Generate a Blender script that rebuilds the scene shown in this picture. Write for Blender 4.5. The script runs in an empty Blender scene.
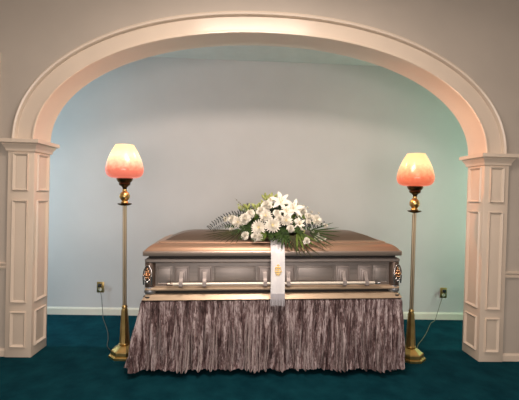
import bpy, bmesh, math, random
from mathutils import Vector, Matrix, noise
C = bpy.context.scene.collection
R = math.radians
PI = math.pi

# ---------------------------------------------------------------- materials
def nt(name):
    m = bpy.data.materials.new(name); m.use_nodes = True
    n = m.node_tree.nodes; b = n['Principled BSDF']
    return m, n, m.node_tree.links, b

def mat(name, col, rough=.5, metal=0., col2=None, scale=(8, 8, 8), bump=0., bscale=(60, 60, 60), coat=0., sheen=0., spec=None, detail=4, aniso=0.):
    m, n, l, b = nt(name)
    b.inputs['Base Color'].default_value = (*col, 1)
    b.inputs['Roughness'].default_value = rough
    b.inputs['Metallic'].default_value = metal
    b.inputs['Coat Weight'].default_value = coat
    b.inputs['Sheen Weight'].default_value = sheen
    if spec is not None: b.inputs['Specular IOR Level'].default_value = spec
    tc = n.new('ShaderNodeTexCoord')
    def noise_node(sc, d=detail):
        mp = n.new('ShaderNodeMapping'); mp.inputs['Scale'].default_value = sc
        l.new(tc.outputs['Object'], mp.inputs['Vector'])
        t = n.new('ShaderNodeTexNoise'); t.inputs['Scale'].default_value = 1; t.inputs['Detail'].default_value = d
        l.new(mp.outputs[0], t.inputs['Vector']); return t
    t = noise_node(scale)
    c2 = col2 if col2 else tuple(x * .94 for x in col)
    r = n.new('ShaderNodeValToRGB')
    r.color_ramp.elements[0].position = .32; r.color_ramp.elements[1].position = .68
    r.color_ramp.elements[0].color = (*c2, 1); r.color_ramp.elements[1].color = (*col, 1)
    l.new(t.outputs['Fac'], r.inputs[0]); l.new(r.outputs[0], b.inputs['Base Color'])
    if bump:
        t2 = noise_node(bscale, 3)
        bp = n.new('ShaderNodeBump'); bp.inputs['Strength'].default_value = bump; bp.inputs['Distance'].default_value = .004
        l.new(t2.outputs['Fac'], bp.inputs['Height']); l.new(bp.outputs[0], b.inputs['Normal'])
    return m

M = {}
M['wall'] = mat('greige_wall_paint', (.50, .445, .385), .6, scale=(3, 3, 3), bump=.05, bscale=(120, 120, 120))
M['alcove'] = mat('pale_grey_wall_paint', (.60, .585, .585), .6, scale=(2, 2, 2), bump=.05, bscale=(120, 120, 120))
M['trim'] = mat('cream_gloss_trim_paint', (.73, .62, .51), .26, scale=(3, 3, 3), spec=.6)
M['base'] = mat('cream_baseboard_paint', (.78, .74, .64), .4)
M['ceil'] = mat('ceiling_paint', (.62, .63, .60), .7)
M['brass'] = mat('polished_brass', (.80, .58, .24), .30, 1., col2=(.62, .42, .15), scale=(14, 14, 14))
M['brass_pole'] = mat('aged_brass_tube', (.48, .40, .28), .40, .85, col2=(.38, .32, .22), scale=(20, 20, 2))
M['dark_brass'] = mat('dark_antique_brass', (.20, .13, .06), .28, 1., col2=(.10, .06, .03), scale=(30, 30, 30))
M['lid'] = mat('brushed_copper_finish', (.56, .355, .245), .38, .75, col2=(.50, .32, .225), scale=(3, 60, 60), bump=.03, bscale=(20, 300, 300))
M['crown'] = mat('brushed_copper_crown_shaded', (.23, .16, .12), .42, .7, col2=(.20, .14, .105), scale=(3, 60, 60), bump=.03, bscale=(20, 300, 300))  # same copper as the band; the crown's duller reflection is darkened into the colour
M['rim'] = mat('brushed_rose_silver', (.47, .38, .32), .36, .75, col2=(.42, .34, .29), scale=(3, 60, 60))
M['body'] = mat('brushed_taupe_metal', (.31, .275, .255), .42, .6, col2=(.26, .23, .215), scale=(3, 60, 60), bump=.04, bscale=(20, 300, 300))
M['moulding'] = mat('champagne_metal', (.74, .56, .40), .36, .6, col2=(.68, .52, .37), scale=(3, 60, 60))
M['gap'] = mat('near_black_gap', (.012, .009, .008), .6)  # near-black for the lid gap, base recess and foot pads
M['plate'] = mat('satin_silver_rose_plate', (.36, .315, .30), .5, .6)
M['bar'] = mat('satin_nickel_bar', (.86, .79, .68), .38, .35)
M['bar_end'] = mat('darker_nickel_cap', (.40, .33, .28), .3, .9)
M['chrome'] = mat('tarnished_chrome', (.62, .60, .60), .15, 1.)
M['gold'] = mat('rose_gold_casting', (.72, .42, .24), .22, 1.)
M['corner'] = mat('dark_bronze_backing', (.16, .12, .10), .35, .7)
M['pewter'] = mat('pewter_foot', (.33, .34, .36), .38, .7)
M['outlet'] = mat('ivory_socket_plastic', (.78, .74, .60), .4)
M['plug'] = mat('black_plug_rubber', (.02, .02, .02), .5)
M['cord'] = mat('grey_cord_plastic', (.09, .09, .07), .5)
M['cordr'] = mat('tan_cord_plastic', (.17, .16, .09), .5)
M['petal'] = mat('white_petal', (.95, .92, .84), .6, col2=(.93, .89, .79), spec=.2, scale=(60, 60, 60))
M['lily'] = mat('white_lily_petal', (.95, .93, .88), .5, col2=(.93, .90, .80), scale=(40, 40, 40))
M['heart'] = mat('yellow_flower_heart', (.80, .68, .38), .7)
M['limebud'] = mat('lime_green_bud', (.52, .55, .20), .5, col2=(.28, .34, .09), scale=(50, 50, 50))
M['leaf'] = mat('deep_green_leaf', (.040, .080, .014), .6, col2=(.014, .032, .008), spec=.2, scale=(30, 30, 30))
M['leaf2'] = mat('mid_green_leaf', (.12, .18, .025), .6, col2=(.05, .085, .015), spec=.2, scale=(30, 30, 30))
M['spear'] = mat('olive_palm_blade', (.060, .058, .018), .6, col2=(.028, .028, .010), spec=.2, scale=(30, 30, 30))
M['greyleaf'] = mat('slate_green_leaflet', (.040, .048, .046), .6, col2=(.016, .020, .020), spec=.2, scale=(30, 30, 30))
M['twig'] = mat('brown_green_twig', (.16, .13, .06), .6)
M['foam'] = mat('dark_green_moss', (.015, .03, .012), .9, bump=.6)
M['sash'] = mat('white_satin', (.86, .85, .85), .38, col2=(.78, .77, .80), scale=(30, 30, 12), sheen=.3)
M['fringe'] = mat('silver_white_fringe', (.66, .65, .68), .5, col2=(.52, .50, .54), scale=(300, 10, 6))
M['goldthread'] = mat('gold_thread', (.88, .62, .20), .5, .1)
M['board'] = mat('dark_bier_board', (.05, .04, .04), .7)
# carpet: teal pile with brushed patches of nap
def carpet():
    m, n, l, b = nt('teal_carpet_pile')
    b.inputs['Roughness'].default_value = .95; b.inputs['Specular IOR Level'].default_value = .02
    tc = n.new('ShaderNodeTexCoord')
    t = n.new('ShaderNodeTexNoise'); t.inputs['Scale'].default_value = 5.; t.inputs['Detail'].default_value = 6; t.inputs['Roughness'].default_value = .6
    l.new(tc.outputs['Object'], t.inputs['Vector'])
    r = n.new('ShaderNodeValToRGB'); r.color_ramp.elements[0].position = .35; r.color_ramp.elements[1].position = .7
    r.color_ramp.elements[0].color = (.003, .030, .044, 1); r.color_ramp.elements[1].color = (.006, .054, .072, 1)
    l.new(t.outputs['Fac'], r.inputs[0]); l.new(r.outputs[0], b.inputs['Base Color'])
    t2 = n.new('ShaderNodeTexNoise'); t2.inputs['Scale'].default_value = 260; t2.inputs['Detail'].default_value = 2
    l.new(tc.outputs['Object'], t2.inputs['Vector'])
    bp = n.new('ShaderNodeBump'); bp.inputs['Strength'].default_value = .5; bp.inputs['Distance'].default_value = .006
    l.new(t2.outputs['Fac'], bp.inputs['Height']); l.new(bp.outputs[0], b.inputs['Normal'])
    return m
M['carpet'] = carpet()
# crushed velvet: mauve nap streaks, plus fold shadows and crests painted into the colour
def velvet():
    m, n, l, b = nt('crushed_mauve_velvet')
    b.inputs['Roughness'].default_value = .55; b.inputs['Specular IOR Level'].default_value = .25
    b.inputs['Sheen Weight'].default_value = .7; b.inputs['Sheen Roughness'].default_value = .35; b.inputs['Sheen Tint'].default_value = (.95, .82, .80, 1)
    tc = n.new('ShaderNodeTexCoord')
    def streak(sc, dist, det):
        mp = n.new('ShaderNodeMapping'); mp.inputs['Scale'].default_value = sc
        l.new(tc.outputs['Object'], mp.inputs['Vector'])
        t = n.new('ShaderNodeTexNoise'); t.inputs['Scale'].default_value = 1; t.inputs['Detail'].default_value = det; t.inputs['Distortion'].default_value = dist
        l.new(mp.outputs[0], t.inputs['Vector']); return t
    t1 = streak((34, 34, 3.2), .6, 4); t2 = streak((120, 120, 26), 1., 3)
    mx = n.new('ShaderNodeMath'); mx.operation = 'MULTIPLY_ADD'; mx.inputs[1].default_value = .42
    m2 = n.new('ShaderNodeMath'); m2.operation = 'MULTIPLY'; m2.inputs[1].default_value = .58
    l.new(t1.outputs['Fac'], m2.inputs[0]); l.new(t2.outputs['Fac'], mx.inputs[0]); l.new(m2.outputs[0], mx.inputs[2])
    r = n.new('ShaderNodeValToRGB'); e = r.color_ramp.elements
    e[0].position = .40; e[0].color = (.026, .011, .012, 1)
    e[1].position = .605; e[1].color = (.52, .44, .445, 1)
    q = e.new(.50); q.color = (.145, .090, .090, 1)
    l.new(mx.outputs[0], r.inputs[0]); l.new(r.outputs[0], b.inputs['Base Color'])
    bp = n.new('ShaderNodeBump'); bp.inputs['Strength'].default_value = .45; bp.inputs['Distance'].default_value = .008
    l.new(t2.outputs['Fac'], bp.inputs['Height']); l.new(bp.outputs[0], b.inputs['Normal'])
    return m
M['velvet'] = velvet()
# lit ombre glass shade: peach glass to rose glass, glowing
def shade_mat(amber=False):
    m, n, l, b = nt('ombre_art_glass_lit')
    b.inputs['Roughness'].default_value = .18
    tc = n.new('ShaderNodeTexCoord'); sx = n.new('ShaderNodeSeparateXYZ'); l.new(tc.outputs['Object'], sx.inputs[0])
    no = n.new('ShaderNodeTexNoise'); no.inputs['Scale'].default_value = 34; no.inputs['Detail'].default_value = 4
    l.new(tc.outputs['Object'], no.inputs['Vector'])
    ma = n.new('ShaderNodeMath'); ma.operation = 'MULTIPLY_ADD'; ma.inputs[1].default_value = .08; l.new(no.outputs['Fac'], ma.inputs[0]); l.new(sx.outputs['Z'], ma.inputs[2])
    mr = n.new('ShaderNodeMapRange'); mr.inputs['From Min'].default_value = .03; mr.inputs['From Max'].default_value = .31
    l.new(ma.outputs[0], mr.inputs['Value'])
    r = n.new('ShaderNodeValToRGB'); e = r.color_ramp.elements
    e[0].position = .05; e[0].color = (.92, .20, .13, 1)
    e[1].position = .95; e[1].color = (1., .74, .38, 1)
    q = e.new(.26); q.color = (.94, .25, .16, 1)
    q = e.new(.50); q.color = (1., .58, .36, 1)
    q = e.new(.72); q.color = (1., .84, .50, 1)
    if amber:
        for q, c in zip(e, ((.92, .17, .08), (.94, .24, .12), (1., .45, .22), (1., .66, .32), (1., .62, .28))): q.color = (*c, 1)
    l.new(mr.outputs[0], r.inputs[0])
    dk = n.new('ShaderNodeMix'); dk.data_type = 'RGBA'; dk.blend_type = 'MULTIPLY'; dk.inputs[0].default_value = 1; dk.inputs[7].default_value = (.35, .30, .28, 1)
    l.new(r.outputs[0], dk.inputs[6]); l.new(dk.outputs[2], b.inputs['Base Color']); l.new(r.outputs[0], b.inputs['Emission Color'])
    s = n.new('ShaderNodeMapRange'); s.inputs['From Min'].default_value = .25; s.inputs['From Max'].default_value = .7
    s.inputs['To Min'].default_value = .72; s.inputs['To Max'].default_value = 1.25
    l.new(mr.outputs[0], s.inputs['Value']); l.new(s.outputs[0], b.inputs['Emission Strength'])
    return m
M['shade'] = shade_mat(); M['shade_amber'] = shade_mat(True)

# ---------------------------------------------------------------- helpers
def link(name, bm, m, parent=None, smooth=30, loc=None):
    me = bpy.data.meshes.new(name)
    bmesh.ops.recalc_face_normals(bm, faces=bm.faces)
    bm.to_mesh(me); bm.free()
    me.materials.append(M[m] if isinstance(m, str) else m)
    if smooth:
        me.polygons.foreach_set('use_smooth', [True] * len(me.polygons))
        me.set_sharp_from_angle(angle=R(smooth))
    o = bpy.data.objects.new(name, me); C.objects.link(o)
    if parent: o.parent = parent
    if loc: o.location = loc
    return o
def struct(name, bm, m, parent=None, smooth=30):
    o = link(name, bm, m, parent, smooth)
    if not parent: o['kind'] = 'structure'
    return o
def thing(name, label, cat, loc=(0, 0, 0), rot=(0, 0, 0), group=None):
    o = bpy.data.objects.new(name, None); C.objects.link(o); o.empty_display_size = .1
    o.location = loc; o.rotation_euler = rot; o['label'] = label; o['category'] = cat
    if group: o['group'] = group
    return o
def box(bm, x0, x1, y0, y1, z0, z1, bev=0.):
    r = bmesh.ops.create_cube(bm, size=1)
    vs = r['verts']
    for v in vs:
        v.co = Vector(((x0 + x1) / 2 + v.co.x * (x1 - x0), (y0 + y1) / 2 + v.co.y * (y1 - y0), (z0 + z1) / 2 + v.co.z * (z1 - z0)))
    if bev:
        es = list({e for v in vs for e in v.link_edges})
        bmesh.ops.bevel(bm, geom=es, offset=bev, segments=2, affect='EDGES', profile=.5)
    return bm
def B(*a, **k): return box(bmesh.new(), *a, **k)
def loft(bm, rings, cap=True, closed=True):
    vr = [[bm.verts.new(p) for p in r] for r in rings]
    n = len(vr[0])
    for a, b in zip(vr, vr[1:]):
        for i in range(n if closed else n - 1):
            bm.faces.new((a[i], a[(i + 1) % n], b[(i + 1) % n], b[i]))
    if cap:
        bm.faces.new(vr[0][::-1]); bm.faces.new(vr[-1])
    return bm
def lathe(bm, prof, n=32, cap=True, rot=0.):
    return loft(bm, [[(r * math.cos(2 * PI * i / n + rot), r * math.sin(2 * PI * i / n + rot), z) for i in range(n)] for r, z in prof], cap)
def rrect(hx, hy, z, r=.02, seg=4):
    pts = []
    for cx, cy, a0 in ((hx - r, hy - r, 0), (-hx + r, hy - r, 90), (-hx + r, -hy + r, 180), (hx - r, -hy + r, 270)):
        for k in range(seg + 1):
            a = R(a0 + 90 * k / seg); pts.append((cx + r * math.cos(a), cy + r * math.sin(a), z))
    return pts
def tube(bm, pts, rad, n=8, cap=True):
    pts = [Vector(p) for p in pts]; rings = []
    for i, p in enumerate(pts):
        d = (pts[min(i + 1, len(pts) - 1)] - pts[max(i - 1, 0)]).normalized()
        up = Vector((0, 0, 1)) if abs(d.z) < .9 else Vector((0, 1, 0))
        a = d.cross(up).normalized(); b = a.cross(d)
        r = rad[i] if isinstance(rad, (list, tuple)) else rad
        rings.append([p + (a * math.cos(2 * PI * k / n) + b * math.sin(2 * PI * k / n)) * r for k in range(n)])
    return loft(bm, rings, cap)
def ball(bm, c, r, sx=1, sy=1, sz=1, u=10, v=8):
    q = bmesh.ops.create_uvsphere(bm, u_segments=u, v_segments=v, radius=1)
    for w in q['verts']: w.co = Vector((c[0] + w.co.x * r * sx, c[1] + w.co.y * r * sy, c[2] + w.co.z * r * sz))
    return bm
def catmull(P, k=8):
    P = [Vector(p) for p in P]; out = []
    for i in range(len(P) - 1):
        a, b, c, d = P[max(i - 1, 0)], P[i], P[i + 1], P[min(i + 2, len(P) - 1)]
        for j in range(k):
            t = j / k
            out.append(.5 * ((2 * b) + (c - a) * t + (2 * a - 5 * b + 4 * c - d) * t * t + (3 * b - a - 3 * c + d) * t ** 3))
    out.append(P[-1]); return out

# ---------------------------------------------------------------- the setting
HA, T, HCAP, D, HC = 1.912, .257, 1.81, 1.158, 2.939      # half opening, arch depth, cap top, alcove depth, alcove ceiling
def se(a, b, z0, n, t):                                    # arch outline, t from 0 (right) to 1 (left)
    c, s = math.cos(PI * t), math.sin(PI * t)
    return a * math.copysign(abs(c) ** (2 / n), c), z0 + b * abs(s) ** (2 / n)
inner = lambda t: se(HA, .962, HCAP - .005, 2.1, t)
outer = lambda t: se(HA + .190, 1.152, HCAP - .005, 2.1, t)
N = 96
def arch_pt(t, s):
    a, b = inner(t), outer(t); return a[0] * (1 - s) + b[0] * s, a[1] * (1 - s) + b[1] * s

struct('floor', B(-4.5, 4.5, -5.6, 1.4, -.1, 0), 'carpet', smooth=0)
# wall with arched opening
bm = bmesh.new()
pts = [(-4.3, 0), (-2.0, 0), (-2.0, HCAP - .01)] + [arch_pt(1 - i / N, .5) for i in range(0, N + 1)] + [(2.0, HCAP - .01), (2.0, 0), (4.3, 0), (4.3, 3.35), (-4.3, 3.35)]
fr = [bm.verts.new((x, .028, z)) for x, z in pts]; bk = [bm.verts.new((x, T - .02, z)) for x, z in pts]
bm.faces.new(fr); bm.faces.new(bk[::-1])
for i in range(len(fr)):
    j = (i + 1) % len(fr); bm.faces.new((fr[j], fr[i], bk[i], bk[j]))
struct('wall_front', bm, 'wall', smooth=0)
struct('wall_left', B(-3.8, -3.7, -5.6, .028, 0, 3.35), 'wall', smooth=0)
struct('wall_right', B(3.7, 3.8, -5.6, .028, 0, 3.35), 'wall', smooth=0)
struct('wall_back', B(-3.8, 3.8, -5.7, -5.6, 0, 3.35), 'wall', smooth=0)
struct('ceiling', B(-3.8, 3.8, -5.6, T - .02, 3.35, 3.45), 'ceil', smooth=0)
struct('wall_alcove_back', B(-4.3, 4.3, D, D + .1, 0, HC), 'alcove', smooth=0)
struct('wall_alcove_left', B(-4.4, -4.3, T - .02, D + .1, 0, HC), 'alcove', smooth=0)
struct('wall_alcove_right', B(4.3, 4.4, T - .02, D + .1, 0, HC), 'alcove', smooth=0)
struct('ceiling_alcove', B(-4.4, 4.4, T - .02, D + .1, HC, HC + .1), 'ceil', smooth=0)
# arch casing: moulded band, soffit
bm = bmesh.new()
prof = [(0, T), (0, .004), (.000, -.010), (.004, -.018), (.014, -.018), (.016, -.008), (.026, -.006), (.028, .004), (.134, .004), (.135, -.012), (.140, -.028), (.152, -.034), (.157, -.030), (.158, -.016), (.163, -.016), (.172, -.010), (.175, .028), (.175, T)]
rings = []
for i in range(N + 1):
    t = i / N
    rings.append([(arch_pt(t, s / .175)[0], y, arch_pt(t, s / .175)[1]) for s, y in prof])
loft(bm, rings)
struct('trim_1', bm, 'trim', smooth=40)
# pilasters
def frame(bm, axis, sgn, a0, a1, z0, z1, plane, w=.022, h=.016):
    """raised panel moulding: a ring lying on a plane; axis 'y' = front face, 'x' = inner face"""
    prof = [(0, 0), (.002, h * .8), (.006, h), (w * .6, h * .7), (w, 0)]
    rings = []
    for s, q in prof:
        c = [(a0 + s, z0 + s), (a1 - s, z0 + s), (a1 - s, z1 - s), (a0 + s, z1 - s)]
        rings.append([((a, plane + sgn * q, z) if axis == 'y' else (plane + sgn * q, a, z)) for a, z in c])
    loft(bm, rings, cap=False); return bm
def capital(x0, x1):
    bm = bmesh.new(); rings = []
    for o, z in ((0, 1.716), (.012, 1.718), (.014, 1.736), (.016, 1.740), (.030, 1.764), (.034, 1.770), (.034, 1.778), (.052, 1.782), (.055, 1.786), (.055, 1.812), (.052, 1.815)):
        rings.append([(x0 - o, -o, z), (x1 + o, -o, z), (x1 + o, T + o, z), (x0 - o, T + o, z)])
    return loft(bm, rings)
for k, s in ((2, -1), (3, 1)):
    xa, xb = sorted((s * HA, s * (HA + .215)))
    t = struct('trim_%d' % k, B(xa, xb, 0, T, 0, 1.73, bev=.003), 'trim')
    struct('capital', capital(xa, xb), 'trim', t)
    for z0, z1 in ((1.39, 1.702), (.458, 1.312), (.085, .385)):
        struct('panel_moulding', frame(bmesh.new(), 'y', -1, xa + .042, xb - .042, z0, z1, 0), 'trim', t, 45)
        struct('panel_moulding', frame(bmesh.new(), 'x', -s, .040, T - .040, z0, z1, s * HA), 'trim', t, 45)
# chair rails, baseboards, side casing
def prism_x(x0, x1, prof):
    return loft(bmesh.new(), [[(x, y, z) for y, z in prof] for x in (x0, x1)])
rail = lambda y: [(y, .736), (y - .014, .738), (y - .016, .752), (y - .010, .758), (y - .012, .768), (y - .024, .774), (y - .026, .786), (y, .790)]
bsb = lambda y, h: [(y, 0), (y - .014, 0), (y - .014, h - .016), (y - .008, h - .006), (y - .006, h), (y, h)]
for k, (x0, x1) in enumerate(((-2.215, -2.127), (2.127, 3.7))):
    struct('trim_%d' % (4 + k), prism_x(x0, x1, rail(.028)), 'trim')
    struct('baseboard_%s' % ('left', 'right')[k], prism_x(x0, x1, bsb(.028, .066)), 'trim')
struct('baseboard_alcove', prism_x(-4.3, 4.3, bsb(D, .084)), 'base')
bm = B(-2.34, -2.215, .002, .028, 0, 2.53, bev=.004); struct('trim_6', bm, 'trim')

# ---------------------------------------------------------------- outlets
def outlet(x, name, label):
    t = thing('wall_outlet', label, 'outlet', (x, D, .316), group='brass wall outlets')
    link('cover_plate', B(-.040, .040, -.006, 0, -.060, .060, bev=.003), 'brass', t)
    for z in (-.025, .025):
        bm = lathe(bmesh.new(), [(.0175, 0), (.0175, .004)], 16)
        bm.transform(Matrix.Translation((0, -.006, z)) @ Matrix.Rotation(R(90), 4, 'X'))
        s = link('socket', bm, 'outlet', t)
    return t
outlet(-1.772, '', 'brass-plated wall outlet left of the casket, low on the bluish alcove wall')
outlet(2.198, '', 'brass-plated wall outlet right of the casket, low on the greenish alcove wall')

# ---------------------------------------------------------------- torchiere lamps
def torchiere(x, y, label, cord, plug, cordm, lean=0.):
    t = thing('torchiere_lamp', label, 'floor lamp', (x, y, 0), group='pair of torchiere lamps')
    body = t
    o8 = PI / 8
    link('base', lathe(bmesh.new(), [(.130, 0), (.130, .016), (.124, .022), (.113, .024), (.111, .052), (.105, .060), (.058, .088), (.044, .094)], 8, rot=o8), 'brass', t, 15)
    link('base_collar', lathe(bmesh.new(), [(.034, .09), (.046, .097), (.048, .106), (.040, .113), (.034, .118)], 24), 'brass', t, 40)
    link('obelisk_stem', lathe(bmesh.new(), [(.045, .112), (.042, .122), (.027, .392), (.022, .404), (.020, .412)], 8, rot=o8), 'brass', t, 15)
    link('stem_ring', lathe(bmesh.new(), [(.018, .406), (.023, .410), (.025, .418), (.020, .428), (.017, .434)], 24), 'brass', t, 40)
    n = 40; rings = []
    for z in (.415, 1.292):
        rings.append([((.0165 + .0014 * math.cos(10 * 2 * PI * i / n)) * math.cos(2 * PI * i / n), (.0165 + .0014 * math.cos(10 * 2 * PI * i / n)) * math.sin(2 * PI * i / n), z) for i in range(n)])
    link('pole', loft(bmesh.new(), rings), 'brass_pole', t, 60)
    link('drip_disc', lathe(bmesh.new(), [(.018, 1.284), (.034, 1.286), (.057, 1.296), (.060, 1.301), (.054, 1.306), (.026, 1.307)], 32), 'dark_brass', t, 40)
    link('knop', lathe(bmesh.new(), [(.026, 1.305), (.032, 1.312), (.028, 1.320), (.022, 1.326), (.034, 1.338), (.043, 1.355), (.044, 1.370), (.038, 1.388), (.026, 1.402), (.018, 1.410), (.021, 1.416), (.017, 1.426)], 32), 'brass', t, 50)
    link('cup', lathe(bmesh.new(), [(.016, 1.422), (.020, 1.440), (.030, 1.452), (.044, 1.460), (.050, 1.472), (.046, 1.480), (.058, 1.490), (.066, 1.505), (.069, 1.520), (.063, 1.522), (.05, 1.51)], 32), 'dark_brass', t, 50)
    pr = [(.066, .0), (.108, .006), (.138, .022), (.153, .048), (.157, .078), (.150, .118), (.135, .168), (.112, .222), (.092, .258), (.078, .282), (.077, .286), (.074, .284)]
    pr = [(a.x, a.y) for a in catmull([(r, z, 0) for r, z in pr], 4)]
    link('lamp_shade', lathe(bmesh.new(), pr, 48, cap=False), 'shade' if x < 0 else 'shade_amber', t, 60, loc=(0, 0, 1.517))
    for ch in t.children:
        if ch.name.split('.')[0] != 'base':
            ch.matrix_basis = Matrix.Rotation(lean, 4, 'Y') @ ch.matrix_basis
    c = link('power_cord', tube(bmesh.new(), catmull([(p[0] - x, p[1] - y, p[2]) for p in cord], 8), .003, 6), cordm, t, 60)
    px, py, pz = plug
    bm = B(px - x - .018, px - x + .018, D - y - .040, D - y - .010, pz - .018, pz + .018, bev=.006)
    link('plug', bm, 'plug', c)
    return t
CD = D - .012
torchiere(-1.160, .07, 'lit brass floor lamp with pink glass shade, left of the casket',
          [(-1.772, CD - .02, .335), (-1.768, CD - .02, .30), (-1.752, CD - .012, .22), (-1.735, CD - .02, .09), (-1.725, CD - .03, .02), (-1.69, 1.03, .004), (-1.60, .84, .004), (-1.49, .60, .004), (-1.42, .41, .004), (-1.37, .25, .004), (-1.30, .14, .006)],
          (-1.772, 0, .341), 'cord', R(-1.2))
torchiere(1.334, .07, 'lit brass floor lamp with coral glass shade, right of the casket',
          [(2.198, CD - .02, .335), (2.185, CD - .02, .30), (2.15, CD - .03, .22), (2.11, CD - .04, .10), (2.07, CD - .06, .012), (1.98, 1.0, .004), (1.80, .72, .004), (1.66, .52, .004), (1.54, .36, .004), (1.47, .22, .004), (1.43, .13, .006)],
          (2.198, 0, .341), 'cordr')

# ---------------------------------------------------------------- casket
CX, CY, CZ = .083, .062, .594
YAW, TILT = R(2.0), R(-.95)
Rm = Matrix.Translation((CX, CY, CZ)) @ Matrix.Rotation(YAW, 4, 'Z') @ Matrix.Rotation(TILT, 4, 'Y')
cask = thing('casket', 'copper and taupe metal casket on a velvet-skirted bier between the lamps', 'casket', (CX, CY, CZ), (0, TILT, YAW))
HX, HY = 1.018, .352
ZO = .022
def lo(layers, m, name, hx=HX, hy=HY, r=.022, smooth=28, parent=cask, cap=True):
    return link(name, loft(bmesh.new(), [rrect(hx - ix, hy - iy, z + ZO, max(.004, r - min(ix, iy) * .15)) for ix, iy, z in layers], cap), m, parent, smooth)
lo([(.000, .006, -.022), (-.006, .000, -.016), (.020, .022, .020), (.034, .03, .024)], 'moulding', 'base_flange')
lo([(.055, .05, .022), (.055, .05, .052)], 'gap', 'base_recess')
lo([(.030, .026, .050), (.018, .012, .053), (.014, .008, .062), (.020, .014, .074), (.042, .040, .080)], 'moulding', 'base_moulding')
lo([(.050, .048, .078), (.050, .048, .262), (.034, .032, .268)], 'body', 'body_shell')
lo([(.036, .034, .262), (.022, .018, .266), (.014, .010, .274), (.014, .010, .288), (.024, .020, .296), (.036, .034, .300)], 'body', 'top_moulding')
lo([(.040, .038, .298), (.040, .038, .320)], 'gap', 'lid_gap_band')
lo([(.010, .010, .318), (.002, .002, .320), (0, 0, .324), (0, 0, .350), (.003, .003, .355), (.008, .008, .357)], 'rim', 'lid_rim')
lo([(.006, .006, .355), (.016, .014, .362), (.026, .022, .374), (.044, .036, .389), (.066, .054, .401), (.094, .078, .409), (.108, .090, .411)], 'lid', 'lid_band', cap=False)
lo([(.104, .088, .408), (.106, .090, .418), (.112, .096, .421), (.132, .112, .424), (.150, .126, .426)], 'lid', 'lid_step', cap=False)
lo([(.146, .122, .424), (.160, .136, .430), (.19, .160, .444), (.225, .185, .459), (.26, .21, .470), (.30, .24, .479), (.345, .27, .485), (.40, .30, .489), (.50, .33, .491)], 'crown', 'lid_crown', smooth=50)
# side panel fields between handle plates (raised pads) and top shadow rail
fy = -HY + .048
lugs = (-.725, -.547, -.081, .101, .543, .721)
for a, b in ((-.918, -.795), (-.478, -.150), (.170, .474), (.795, .918)):
    bm = B(a, b, fy - .006, fy + .01, .112, .257, bev=.004)
    frame(bm, 'y', -1, a + .006, b - .006, .118, .251, fy - .006, w=.010, h=.004)
    link('side_panel', bm, 'body', cask)
for lx in lugs:
    bm = B(lx - .056, lx + .056, fy - .012, fy + .01, .116, .258, bev=.004)
    frame(bm, 'y', -1, lx - .050, lx + .050, .121, .252, fy - .012, w=.010, h=.008)
    pl = link('handle_plate', bm, 'plate', cask)
    bm = B(lx - .030, lx + .030, fy - .022, fy - .010, .13, .226, bev=.004)
    link('plate_boss', bm, 'plate', pl)
    bm = bmesh.new()
    loft(bm, [[(lx - .014, y0, z), (lx + .014, y0, z), (lx + .014, y1, z), (lx - .014, y1, z)] for y0, y1, z in
              ((fy - .020, fy - .028, .214), (fy - .020, fy - .034, .206), (fy - .026, fy - .042, .178), (fy - .034, fy - .052, .158), (fy - .040, fy - .073, .144), (fy - .040, fy - .074, .116), (fy - .046, fy - .066, .108))])
    link('handle_lug', bm, 'plate', pl, 35)
by, bz = fy - .056, .130
bm = lathe(bmesh.new(), [(.0115, -.80), (.0115, .80)], 20); bm.transform(Matrix.Translation((0, by, bz)) @ Matrix.Rotation(R(90), 4, 'Y'))
bar = link('handle_bar', bm, 'bar', cask)
for s in (-1, 1):
    bm = lathe(bmesh.new(), [(.010, .785), (.015, .788), (.0155, .800), (.013, .804), (.014, .812), (.0155, .825), (.010, .833)], 20)
    bm.transform(Matrix.Translation((0, by, bz)) @ Matrix.Rotation(R(90) * s, 4, 'Y'))
    link('bar_cap', bm, 'bar_end' if s < 0 else 'chrome', bar)
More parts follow.
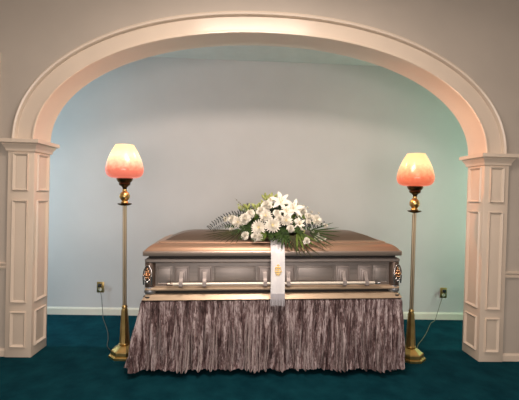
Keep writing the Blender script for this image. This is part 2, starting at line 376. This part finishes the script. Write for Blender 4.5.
# corner hardware
for sx in (-1, 1):
    for sy in (-1, 1):
        cx, cy = sx * (HX - .052), sy * (HY - .056)
        bm = lathe(bmesh.new(), [(.040, .06), (.042, .07), (.042, .262), (.038, .268)], 20); bm.transform(Matrix.Translation((cx, cy, ZO)))
        co = link('corner_post', bm, 'corner', cask, 40)
        q = Matrix.Translation((cx, cy, ZO)) @ Matrix.Rotation(math.atan2(sy, sx * .22), 4, 'Z')
        # scroll frame, in local coordinates bulging along +x
        bm = bmesh.new()
        P = [(.052, -.030, .10), (.054, -.034, .15), (.053, -.030, .20), (.052, -.016, .236), (.054, .0, .246), (.052, .018, .238), (.053, .032, .20), (.054, .034, .15), (.052, .030, .10)]
        tube(bm, catmull(P, 5), [.0055] * 41, 8); bm.transform(q)
        link('scroll_frame', bm, 'chrome', co, 60)
        bm = bmesh.new()
        for k in range(6):
            a = 2 * PI * k / 6; ball(bm, (.060, .017 * math.cos(a), .176 + .026 * math.sin(a)), .011, .8, .9, 1.25)
        ball(bm, (.066, 0, .176), .012); ball(bm, (.058, 0, .215), .009, 1, .8, 1.6); bm.transform(q)
        link('rosette', bm, 'gold', co, 60)
        bm = bmesh.new()
        for yy, zz, rr in ((-.014, .136, .010), (.014, .134, .010), (0, .120, .012), (-.030, .168, .007), (.030, .168, .007)):
            ball(bm, (.058, yy, zz), rr, .9, 1, 1.2)
        bm.transform(q); link('leaf_casting', bm, 'chrome', co, 60)
        bm = lathe(bmesh.new(), [(.040, .026), (.046, .034), (.048, .052), (.043, .062), (.046, .070), (.042, .078)], 20); bm.transform(Matrix.Translation((cx, cy, ZO)))
        ft = link('corner_foot', bm, 'pewter', cask, 35)
        bm = lathe(bmesh.new(), [(.030, .004), (.036, .006), (.040, .020), (.036, .030)], 20); bm.transform(Matrix.Translation((cx + sx * .012, cy + sy * .010, 0)))
        link('foot_pad', bm, 'gap', ft, 35)

# ---------------------------------------------------------------- bier with velvet skirt
bier = thing('draped_bier', 'bier under the casket, hung with a pleated crushed mauve velvet skirt', 'bier', (CX, CY, 0), (0, 0, YAW))
slope = math.tan(-TILT)
def topz(x): return CZ - .008 + slope * x
BX, BY = 1.014, .338
bm = bmesh.new()
loft(bm, [[(x, y, topz(x) - dz) for x, y in ((-BX + .01, -BY + .01), (BX - .01, -BY + .01), (BX - .01, BY - .01), (-BX + .01, BY - .01))] for dz in (.03, 0)])
link('top_board', bm, 'board', bier, 0)
# perimeter walk
per = []
def seg(x0, y0, x1, y1, n, nx, ny):
    for i in range(n): per.append((x0 + (x1 - x0) * i / n, y0 + (y1 - y0) * i / n, nx, ny))
seg(-BX, -BY, BX, -BY, 1500, 0, -1); seg(BX, -BY, BX, BY, 260, 1, 0); seg(BX, BY, -BX, BY, 200, 0, 1); seg(-BX, BY, -BX, -BY, 260, -1, 0)
L = []; s = 0
for i, p in enumerate(per):
    L.append(s); q = per[(i + 1) % len(per)]; s += math.hypot(q[0] - p[0], q[1] - p[1])
NP = len(per)
nrm = []
for i in range(NP):                                   # smoothed outward normals round the corners
    ax = ay = 0
    for k in range(-24, 25, 4): ax += per[(i + k) % NP][2]; ay += per[(i + k) % NP][3]
    h = math.hypot(ax, ay); nrm.append((ax / h, ay / h))
ROW = 30; bm = bmesh.new(); grid = []
def nz(*a): return noise.noise(Vector(a))
for r in range(ROW + 1):
    v = r / ROW; row = []
    for i, p in enumerate(per):
        u = L[i]; x, y = p[0], p[1]
        w = u + .018 * nz(u * 5, v * 1.3, 1) + .008 * nz(u * 14, v * 3, 4)
        big = nz(w * 9, v * .35, 7)                               # broad folds
        f1 = 1 - abs(nz(w * 15, v * .5, 3)) * 2.6                 # ridged hanging folds with narrow valleys between
        f2 = abs(nz(w * 33 + 5, v * 1.1, 8)) * 2.2
        fin = math.sin(w * 2 * PI / .019 + 2.5 * nz(u * 8, v * 2, 9)) # gathers
        open_ = min(1, max(0, (v - .1) / .35))
        d = .006 + .004 * fin * (1.2 - .65 * open_) + .048 * open_ * (.35 + .65 * v) * (f2 + .45 * f1 - .3) + .006 * (1 - open_) * f2 + .034 * open_ * v * (big + .1)
        if v < .02: d = .004 + .002 * fin
        if .12 < v < .19: d -= .0035 * math.sin((v - .12) / .07 * PI)       # stitched gather line
        nx, ny = nrm[i]
        cf = abs(nx * ny) * 2                                     # corner flare
        flare = .004 * v + .026 * v * cf
        if nx < -.5: flare += .008 + .046 * v
        if nx > .5: flare += .004 * v
        d += flare
        hem = .052 + .014 * nz(u * 3, 2, 2) + .005 * nz(u * 11, 5, 2) + (.014 if nx > .5 else 0)
        zt = topz(x) + .002
        row.append(bm.verts.new((x + nx * d, y + ny * d, zt + (hem - zt) * v)))
    grid.append(row)
for a, b in zip(grid, grid[1:]):
    for i in range(NP):
        j = (i + 1) % NP; bm.faces.new((a[i], a[j], b[j], b[i]))
link('skirt', bm, 'velvet', bier, 75)
for sx in (-1, 1):
    for sy in (-1, 1):
        x, y = sx * .86, sy * .24
        bm = B(x - .02, x + .02, y - .02, y + .02, 0, topz(x) - .03, bev=.003); link('leg', bm, 'board', bier)

# ---------------------------------------------------------------- floral spray
SX, SY, SZ = .070, .0, 1.095
spray = thing('casket_spray', 'spray of white lilies, mums and green fronds lying on the casket lid', 'flowers', (SX, SY, SZ))
rnd = random.Random(7)
CEN = Vector((.06, .06, 1.03))
def orient(pos, face=.55):
    n = (Vector(pos) - CEN); n.x *= .8; n = n.normalized() * (1 - face) + Vector((-.05, -1, .30)).normalized() * face
    n.normalize(); q = n.to_track_quat('Z', 'Y').to_matrix().to_4x4()
    return Matrix.Translation(Vector(pos) - Vector((SX, SY, SZ))) @ q @ Matrix.Rotation(rnd.uniform(0, 6.28), 4, 'Z')
def petal(bm, ang, tilt, ln, wd, curl, base=.0, z0=0., K=5, tip=.0, cup=.15, wave=0.):
    ca, sa = math.cos(ang), math.sin(ang); rows = []
    for k in range(K + 1):
        t = k / K; a = tilt + curl * t
        if k == 0: r, z = base, z0; 
        else:
            r += math.cos(a) * ln / K; z += math.sin(a) * ln / K
        w = wd * (math.sin(PI * min(.97, (.12 + .88 * t) ** .85)) ** .7 if tip == 0 else (.35 + .65 * math.sin(PI * .5 * t)))
        ww = wave * math.sin(ang * 7 + k * 2.1)
        row = []
        for j, q in enumerate((-1, 0, 1)):
            zz = z + abs(q) * w * cup + ww * q
            row.append(bm.verts.new((ca * r - sa * w * q * .5, sa * r + ca * w * q * .5, zz)))
        rows.append(row)
    for a, b in zip(rows, rows[1:]):
        for j in range(2): bm.faces.new((a[j], a[j + 1], b[j + 1], b[j]))
def mum(pos, r):
    bm = bmesh.new()
    for n, tl, f, z in ((18, .12, 1., 0), (16, .42, .92, .004), (13, .75, .78, .007), (9, 1.1, .58, .009)):
        for k in range(n):
            petal(bm, 2 * PI * (k + rnd.uniform(-.25, .25)) / n, tl + rnd.uniform(-.1, .1), r * f * rnd.uniform(.9, 1.08), r * .27, .3, base=r * .08, z0=z, cup=.35)
    ball(bm, (0, 0, r * .12), r * .42, 1, 1, .5)
    T_ = orient(pos); bm.transform(T_); o = link('chrysanthemum', bm, 'petal', spray, 80)
    bm = ball(bmesh.new(), (0, 0, r * .30), r * .20, 1, 1, .6); bm.transform(T_); link('flower_heart', bm, 'heart', o, 80)
def carn(pos, r):
    bm = bmesh.new()
    for n, tl, f, z in ((11, .15, 1., 0), (10, .55, .98, .004), (9, .95, .9, .006), (7, 1.25, .85, .007), (4, 1.5, .8, .008)):
        for k in range(n):
            petal(bm, 2 * PI * (k + rnd.uniform(-.3, .3)) / n, tl + rnd.uniform(-.15, .15), r * f * rnd.uniform(.85, 1.1), r * .62, .1, base=r * .04, z0=z, tip=1, cup=.12, wave=r * .11, K=4)
    ball(bm, (0, 0, r * .25), r * .40, 1, 1, .9)
    bm.transform(orient(pos)); link('carnation', bm, 'petal', spray, 80)
def lily(pos, r):
    bm = bmesh.new()
    for ring in range(2):
        for k in range(3):
            petal(bm, 2 * PI * (k + .5 * ring) / 3 + rnd.uniform(-.1, .1), .95 - .1 * ring, r * 1.25, r * (.50 - .08 * ring), -1.15, base=r * .05, z0=0, K=8, cup=.25)
    T_ = orient(pos, .65); bm.transform(T_); o = link('lily', bm, 'lily', spray, 80)
    bm = bmesh.new()
    for k in range(5):
        a = 2 * PI * k / 5; tube(bm, [(0, 0, 0), (.12 * r * math.cos(a), .12 * r * math.sin(a), .45 * r), (.26 * r * math.cos(a), .26 * r * math.sin(a), .78 * r)], .0013, 5)
        ball(bm, (.26 * r * math.cos(a), .26 * r * math.sin(a), .78 * r), .004, 1.4, .8, .7, 6, 5)
    bm.transform(T_); link('stamens', bm, 'heart', o, 80)
def bud(pos, r, green=False):
    bm = bmesh.new()
    if green:
        for k in range(4):
            a = 2 * PI * k / 4 + rnd.random(); dx, dz = math.cos(a) * r * .55, math.sin(a) * r * .4
            prof = [(.001, -r * .9), (r * .18, -r * .6), (r * .34, 0), (r * .30, r * .5), (r * .12, r * .9), (.001, r * 1.0)]
            b2 = lathe(bmesh.new(), prof, 8); me = bpy.data.meshes.new('t'); b2.transform(Matrix.Translation((dx, 0, dz)) @ Matrix.Rotation(dx * 30 / max(r / .03, .5) + rnd.uniform(-.4, .4) + (-.5 if pos[0] < 0 else .1), 4, 'Y') @ Matrix.Rotation(rnd.uniform(-.3, .6), 4, 'X'))
            b2.to_mesh(me); b2.free(); bm.from_mesh(me); bpy.data.meshes.remove(me)
        bm.transform(Matrix.Translation(Vector(pos) - Vector((SX, SY, SZ)))); link('lily_bud', bm, 'limebud', spray, 80)
    else:
        for k in range(5): petal(bm, 2 * PI * k / 5, .9, r * 1.3, r * 1.1, .5, base=r * .1, tip=1, K=4)
        for k in range(4): petal(bm, 2 * PI * k / 4, 1.3, r * 1.2, r * .9, .3, base=r * .05, tip=1, K=4)
        bm.transform(orient(pos)); link('rosebud', bm, 'petal', spray, 80)
FL = [
('M',-0.044,-0.200,1.142,0.060),('M',0.064,-0.210,1.163,0.060),('M',0.010,-0.150,1.232,0.053),('M',0.173,-0.170,1.201,0.052),
('M',-0.208,-0.100,1.172,0.049),('C',-0.149,-0.110,1.202,0.045),('C',-0.258,-0.070,1.197,0.033),('C',-0.111,-0.080,1.242,0.037),
('C',-0.150,-0.210,1.078,0.032),('C',-0.072,-0.230,1.073,0.032),('C',-0.038,-0.240,1.072,0.028),('C',-0.026,-0.110,1.266,0.037),
('C',0.023,-0.060,1.311,0.046),('M',0.428,-0.100,1.206,0.049),('C',0.368,-0.080,1.229,0.033),('C',0.325,-0.050,1.268,0.033),
('C',0.206,-0.200,1.140,0.032),('C',0.431,-0.170,1.069,0.027),('C',0.476,-0.170,1.062,0.022),('C',0.328,-0.270,1.054,0.026),
('C',0.103,-0.140,1.254,0.032),('C',-0.314,-0.040,1.195,0.025),
('C',-0.260,-0.100,1.112,0.022),('C',0.269,-0.140,1.193,0.024),('C',0.508,-0.100,1.163,0.020),
('L',0.141,-0.020,1.342,0.084),('L',0.237,-0.080,1.292,0.083),('L',0.179,-0.120,1.272,0.057),('L',0.058,0.020,1.365,0.043),('L',0.283,-0.160,1.178,0.048),
('C',-.185,-.12,1.150,.026),('C',-.228,-.09,1.160,.030),('C',.120,-.17,1.215,.030),('C',.36,-.13,1.19,.022),('C',.41,-.06,1.225,.022),('B',.345,-.16,1.16,.014),('B',.44,-.15,1.10,.013),('B',-.02,-.2,1.20,.016),('B',.288,0.000,1.326,0.015),('B',0.336,0.000,1.317,0.013),('B',-0.075,-0.250,1.041,0.014),('B',0.399,-0.020,1.264,0.017),
('B',0.238,-0.200,1.116,0.016),('B',0.294,-0.200,1.134,0.018),('B',0.270,-0.120,1.241,0.015),('B',0.390,-0.160,1.116,0.016),
('B',0.370,0.000,1.302,0.013),('B',-0.282,-0.040,1.223,0.013),('B',0.461,-0.030,1.258,0.013),
('G',-0.141,-0.020,1.306,0.030),('G',-0.068,-0.040,1.306,0.032),('G',-0.015,0.000,1.338,0.024),('G',0.019,0.020,1.386,0.034),
('G',0.079,0.030,1.390,0.034),('G',0.303,-0.200,1.114,0.022),('G',-0.192,0.000,1.283,0.024),('G',-0.116,-0.040,1.269,0.021)]
for k, x, y, z, r in FL:
    {'M': mum, 'C': carn, 'L': lily, 'B': bud}.get(k, lambda p, q: bud(p, q, True))((x, y, z), r * (1.06 if k in 'MC' else 1))
# foliage
def bladed(bm, p0, d, up, ln, wd, droop=0.):
    """one leaflet / blade, a creased tapering strip"""
    d = Vector(d).normalized(); sd = d.cross(Vector(up)).normalized(); p = Vector(p0); rows = []
    K = 5; c = p.copy(); dd = d.copy()
    for k in range(K + 1):
        t = k / K; w = wd * math.sin(PI * min(.98, .10 + .9 * t)) ** .8 * .5
        rows.append([bm.verts.new(c - sd * w), bm.verts.new(c - Vector(up).normalized() * w * .35), bm.verts.new(c + sd * w)])
        dd = (dd + Vector((0, 0, -droop / K))).normalized(); c = c + dd * ln / K
    for a, b in zip(rows, rows[1:]):
        for j in range(2): bm.faces.new((a[j], a[j + 1], b[j + 1], b[j]))
O = Vector((SX, SY, SZ))
def frond(name, pts, m, ll, wd, n, parentt=spray, up=(0, -.8, .6), ang=55, taper=.6):
    P = catmull([Vector(p) - O for p in pts], 10); bm = bmesh.new()
    tube(bm, P, [max(.0008, .0026 * (1 - i / len(P))) for i in range(len(P))], 5)
    for k in range(n):
        i = int((.08 + .9 * k / n) * (len(P) - 2)); d = (P[i + 1] - P[i]).normalized(); f = 1 - taper * k / n
        sd = d.cross(Vector(up)).normalized()
        for s in (-1, 1):
            a = R(ang + rnd.uniform(-8, 8)); v = d * math.cos(a) + sd * s * math.sin(a) + Vector(up) * rnd.uniform(-.15, .25)
            bladed(bm, P[i], v, up, ll * f * rnd.uniform(.85, 1.1), wd * f, .1)
    return link(name, bm, m, spray, 80)
# left arching fine frond with comb-like leaflets
frond('fern_frond', [(-.13, -.03, 1.24), (-.22, -.04, 1.245), (-.33, -.05, 1.215), (-.42, -.05, 1.155), (-.462, -.05, 1.105)], 'greyleaf', .044, .012, 17, ang=75, taper=.35)
frond('fern_frond', [(-.20, -.04, 1.17), (-.30, -.07, 1.155), (-.38, -.08, 1.125), (-.425, -.08, 1.10)], 'greyleaf', .034, .009, 13, ang=70, taper=.4)
# palm leaves: fans of narrow blades
def palm(hub, tips, m='spear', wd=.011):
    bm = bmesh.new(); h = Vector(hub) - O
    for t in tips:
        v = Vector(t) - O - h; bladed(bm, h + v * .08, v, (0, -.7, .7), v.length, wd, .03)
    return link('palm_leaf', bm, m, spray, 80)
palm((-.17, -.13, 1.120), [(-.475, -.13, 1.075), (-.455, -.15, 1.060), (-.42, -.17, 1.052), (-.385, -.19, 1.042), (-.34, -.215, 1.037), (-.30, -.23, 1.033), (-.26, -.245, 1.030), (-.22, -.25, 1.028), (-.46, -.1, 1.10)])
palm((.215, -.22, 1.10), [(.21, -.335, .985), (.245, -.345, .965), (.275, -.350, .955), (.315, -.350, .957), (.360, -.345, .950), (.41, -.335, .968), (.455, -.33, 1.0), (.50, -.31, 1.03), (.18, -.32, 1.01)], wd=.013)
palm((.36, -.16, 1.12), [(.60, -.12, 1.155), (.62, -.14, 1.125), (.60, -.17, 1.09), (.56, -.22, 1.06), (.53, -.28, 1.03), (.48, -.30, 1.01), (.56, -.10, 1.19)], 'leaf', wd=.014)
palm((.16, -.22, 1.13), [(.13, -.325, 1.01), (.165, -.33, 1.02), (.10, -.31, 1.04), (.2, -.33, 1.0), (.06, -.30, 1.05)], 'leaf', wd=.020)
palm((.26, -.20, 1.13), [(.30, -.32, 1.0), (.34, -.31, 1.02), (.38, -.30, 1.03), (.42, -.28, 1.05), (.25, -.33, .99)], 'leaf2', wd=.018)
# leatherleaf fronds beneath and between the flowers
for a, b, m in (
    ((.00, -.15, 1.10), (-.10, -.27, 1.045), 'leaf'), ((.02, -.18, 1.11), (-.02, -.28, 1.05), 'leaf2'), ((.05, -.18, 1.11), (.05, -.30, 1.055), 'leaf'),
    ((.08, -.18, 1.12), (.12, -.32, 1.04), 'leaf'), ((.12, -.17, 1.13), (.20, -.30, 1.05), 'leaf'), ((-.06, -.15, 1.12), (-.20, -.24, 1.05), 'leaf'),
    ((-.08, -.12, 1.14), (-.27, -.18, 1.08), 'leaf'), ((-.10, -.10, 1.16), (-.33, -.10, 1.13), 'leaf'), ((.18, -.15, 1.15), (.34, -.26, 1.08), 'leaf'),
    ((.20, -.13, 1.16), (.44, -.20, 1.12), 'leaf'), ((.22, -.10, 1.17), (.50, -.12, 1.17), 'leaf'), ((.20, -.08, 1.20), (.45, -.06, 1.24), 'leaf2'),
    ((.15, -.05, 1.22), (.32, -.03, 1.29), 'leaf'), ((-.03, -.05, 1.20), (-.17, -.04, 1.28), 'leaf2'), ((-.05, -.05, 1.18), (-.28, -.04, 1.22), 'leaf'),
    ((.02, -.04, 1.22), (-.05, -.02, 1.32), 'leaf2'), ((.08, -.02, 1.24), (.05, 0, 1.35), 'leaf2'), ((.12, -.02, 1.24), (.20, 0, 1.34), 'leaf'),
    ((.08, -.10, 1.20), (.12, -.19, 1.21), 'leaf'), ((.14, -.10, 1.2), (.24, -.18, 1.21), 'leaf'), ((.0, -.10, 1.19), (-.06, -.18, 1.2), 'leaf'),
    ((.10, .08, 1.14), (-.20, .20, 1.14), 'leaf'), ((.10, .08, 1.14), (.40, .20, 1.14), 'leaf'), ((.10, .08, 1.16), (.12, .26, 1.16), 'leaf'),
    ((.10, .04, 1.2), (.0, .14, 1.28), 'leaf'), ((.10, .04, 1.2), (.22, .14, 1.27), 'leaf')):
    A, Bv = Vector(a), Vector(b); mid_ = (A + Bv) / 2 + Vector((0, -.01, .02))
    frond('leather_fern', [A, mid_, Bv], m, .062, .024, 11, ang=50, taper=.7)
frond('eucalyptus_sprig', [(.25, -.17, 1.16), (.35, -.17, 1.17), (.46, -.13, 1.155)], 'greyleaf', .026, .014, 12, ang=70, taper=.3)
frond('eucalyptus_sprig', [(.30, -.12, 1.19), (.42, -.10, 1.195), (.53, -.06, 1.185)], 'greyleaf', .024, .012, 12, ang=70, taper=.3)
frond('eucalyptus_sprig', [(-.10, -.02, 1.27), (-.12, -.01, 1.31), (-.15, .0, 1.325)], 'greyleaf', .026, .010, 8, ang=60, taper=.3)
frond('twig', [(-.14, -.02, 1.29), (-.19, -.01, 1.32), (-.245, 0, 1.372)], 'twig', .016, .005, 7, ang=35, taper=.2)
frond('twig', [(-.12, -.02, 1.28), (-.18, -.01, 1.30), (-.235, 0, 1.33)], 'limebud', .020, .009, 6, ang=35, taper=.2)
# moss-wrapped base resting on the crown
bm = ball(bmesh.new(), (.02, -.02, .045), 1., .26, .15, .055, 24, 12)
for v in bm.verts: v.co += Vector((nz(v.co.x * 30, v.co.y * 30, v.co.z * 30), nz(v.co.x * 30, 5, v.co.z * 30), 0)) * .01; v.co.z = max(v.co.z, .014)
link('moss_base', bm, 'foam', spray, 60)
bm = ball(bmesh.new(), (.05, -.03, .12), 1., .14, .08, .09, 20, 10)
link('moss_core', bm, 'foam', spray, 60)

# ---------------------------------------------------------------- sash
sash = thing('ribbon_sash', 'white satin sash with gold emblem hanging down the casket front', 'ribbon', (.105, -.30, .93))
SO = Vector((.105, -.30, .93))
path = catmull([(0, -.17, 1.066), (0, -.225, 1.045), (0, -.268, 1.018), (0, -.302, .985), (0, -.322, .955), (0, -.338, .90), (0, -.350, .82), (0, -.362, .735), (0, -.366, .66)], 6)
def strip(path, w, amp, nx=14, th=.0015):
    bm = bmesh.new(); rows = []
    for i, p in enumerate(path):
        row = []
        for k in range(nx + 1):
            q = k / nx - .5
            row.append(Vector((q * w * (1 - .10 * max(0, 1 - i / 12)) - .004 * (1 - i / len(path)), p.y - SO.y + amp * math.sin(q * 9 + i * .12) * min(1, i / 14) + .0015 * math.sin(q * 30), p.z - SO.z)))
        rows.append(row)
    f = [[bm.verts.new(v) for v in r] for r in rows]; b = [[bm.verts.new(v + Vector((0, th, -th * .3))) for v in r] for r in rows]
    for A, Bq, fl in ((f, None, 0), (b, None, 1)):
        for x, y in zip(A, A[1:]):
            for k in range(nx): bm.faces.new((x[k], x[k + 1], y[k + 1], y[k]))
    for k in range(nx): bm.faces.new((f[0][k], f[0][k + 1], b[0][k + 1], b[0][k])); bm.faces.new((f[-1][k], f[-1][k + 1], b[-1][k + 1], b[-1][k]))
    for x, y in zip(range(len(path) - 1), range(1, len(path))):
        for k in (0, nx): bm.faces.new((f[x][k], f[y][k], b[y][k], b[x][k]))
    return bm
link('cloth', strip(path, .108, .002), 'sash', sash, 60)
bm = bmesh.new()
for k in range(46):
    x = -.054 + .108 * k / 45; ln = rnd.uniform(.085, .102)
    tube(bm, [(x, -.067, -.268), (x + rnd.uniform(-.001, .001), -.0685, -.30), (x + rnd.uniform(-.003, .003), -.067, -.268 - ln)], [.0014, .0013, .0010], 4)
link('fringe', bm, 'fringe', sash, 60)
bm = bmesh.new(); ey = -.350 - SO.y - .0035
def stroke(x0, z0, x1, z1, w=.0035):
    n = 8; P = [Vector((x0 + (x1 - x0) * i / n, 0, z0 + (z1 - z0) * i / n)) for i in range(n + 1)]
    for p in P: p.y = -.0465 - .0035 - (p.z + .09) * -.14
    tube(bm, P, w, 6)
zc = -.095
stroke(0, zc + .045, 0, zc - .042, .0035)
stroke(-.020, zc + .022, .020, zc + .022, .005); stroke(-.016, zc + .006, .016, zc + .006, .0045)
stroke(-.022, zc - .010, .024, zc - .010, .005); stroke(-.020, zc - .024, .020, zc - .024, .0045)
stroke(-.020, zc + .022, -.024, zc - .012, .0028); stroke(.018, zc + .022, .026, zc - .012, .0028)
stroke(-.010, zc + .034, .0, zc + .045, .0028); stroke(.010, zc + .034, 0, zc + .045, .0028)
stroke(-.004, zc - .030, -.014, zc - .040, .0026); stroke(.004, zc - .030, .014, zc - .040, .0026)
link('gold_emblem', bm, 'goldthread', sash, 60)

# ---------------------------------------------------------------- lights
def area(name, loc, size, energy, col, rot=(0, 0, 0), sy=None):
    l = bpy.data.lights.new(name, 'AREA'); l.energy = energy; l.color = col; l.size = size
    if sy: l.shape = 'RECTANGLE'; l.size_y = sy
    o = bpy.data.objects.new(name, l); o.location = loc; o.rotation_euler = rot; C.objects.link(o); return o
def aim(o, tgt):
    o.rotation_euler = (Vector(tgt) - o.location).to_track_quat('-Z', 'Y').to_euler(); return o
area('ceiling_panel_light', (-.1, -1.5, 3.3), 1.2, 80, (1, .83, .71), sy=.7)
area('ceiling_panel_light', (0, -4.2, 3.3), 2.4, 44, (1, .86, .76), sy=1.6)
area('window_like_fill', (0, -5.5, 1.25), 3.6, 92, (1, .88, .82), (R(90), 0, 0), sy=1.5)  # window-like fill added behind the camera to brighten the lower front wall
area('alcove_left_fill', (-4.2, .32, 1.5), 1.0, 56, (.62, .87, 1.), (0, R(-90), 0), sy=.12)  # unseen cool fill, added to tint the left of the alcove wall
area('alcove_right_fill', (4.2, .32, 1.5), 1.0, 42, (.60, 1., .76), (0, R(90), 0), sy=.12)  # unseen greenish fill, added to tint the right of the alcove wall
for sx_, en_, co_ in ((-1, 70, (1, .27, .18)), (1, 120, (1, .30, .09))):  # warm spots added out of view to colour the arch jambs
    l = bpy.data.lights.new('jamb_tint_spot', 'SPOT'); l.energy = en_; l.color = co_; l.shadow_soft_size = .05
    l.spot_size = R(56); l.spot_blend = 1.
    o = bpy.data.objects.new('jamb_tint_spot', l); o.location = (-.25 * sx_, .5, 2.9); C.objects.link(o)
    aim(o, (1.9 * sx_, .0, 1.7))
for x in (-1.197, 1.334):
    l = bpy.data.lights.new('lamp_bulb', 'POINT'); l.energy = 5; l.color = (1, .60, .40); l.shadow_soft_size = .035
    o = bpy.data.objects.new('lamp_bulb', l); o.location = (x, .07, 1.77); C.objects.link(o)
w = bpy.data.worlds.new('World'); bpy.context.scene.world = w; w.use_nodes = True
w.node_tree.nodes['Background'].inputs[0].default_value = (.8, .85, .9, 1); w.node_tree.nodes['Background'].inputs[1].default_value = .05

# ---------------------------------------------------------------- camera
yaw, pit, rol, fpx = 0.0388, -0.0113, 0.0260, 384.43
F = Vector((math.sin(yaw) * math.cos(pit), math.cos(yaw) * math.cos(pit), math.sin(pit)))
R0 = Vector((math.cos(yaw), -math.sin(yaw), 0)); U0 = R0.cross(F)
Rv = R0 * math.cos(rol) + U0 * math.sin(rol); Uv = -R0 * math.sin(rol) + U0 * math.cos(rol)
cam = bpy.data.cameras.new('camera'); co = bpy.data.objects.new('camera', cam); C.objects.link(co)
cam.sensor_width = 36; cam.lens = fpx * 36 / 519; cam.clip_start = .05
m4 = Matrix((Rv, Uv, -F)).transposed().to_4x4(); m4.translation = Vector((-.1634, -3.261, 1.4)); co.matrix_world = m4
sc = bpy.context.scene; sc.camera = co
sc.view_settings.view_transform = 'Standard'; sc.view_settings.look = 'None'; sc.view_settings.gamma = 1
sc.view_settings.exposure = 0.04
sc.view_settings.use_curve_mapping = False
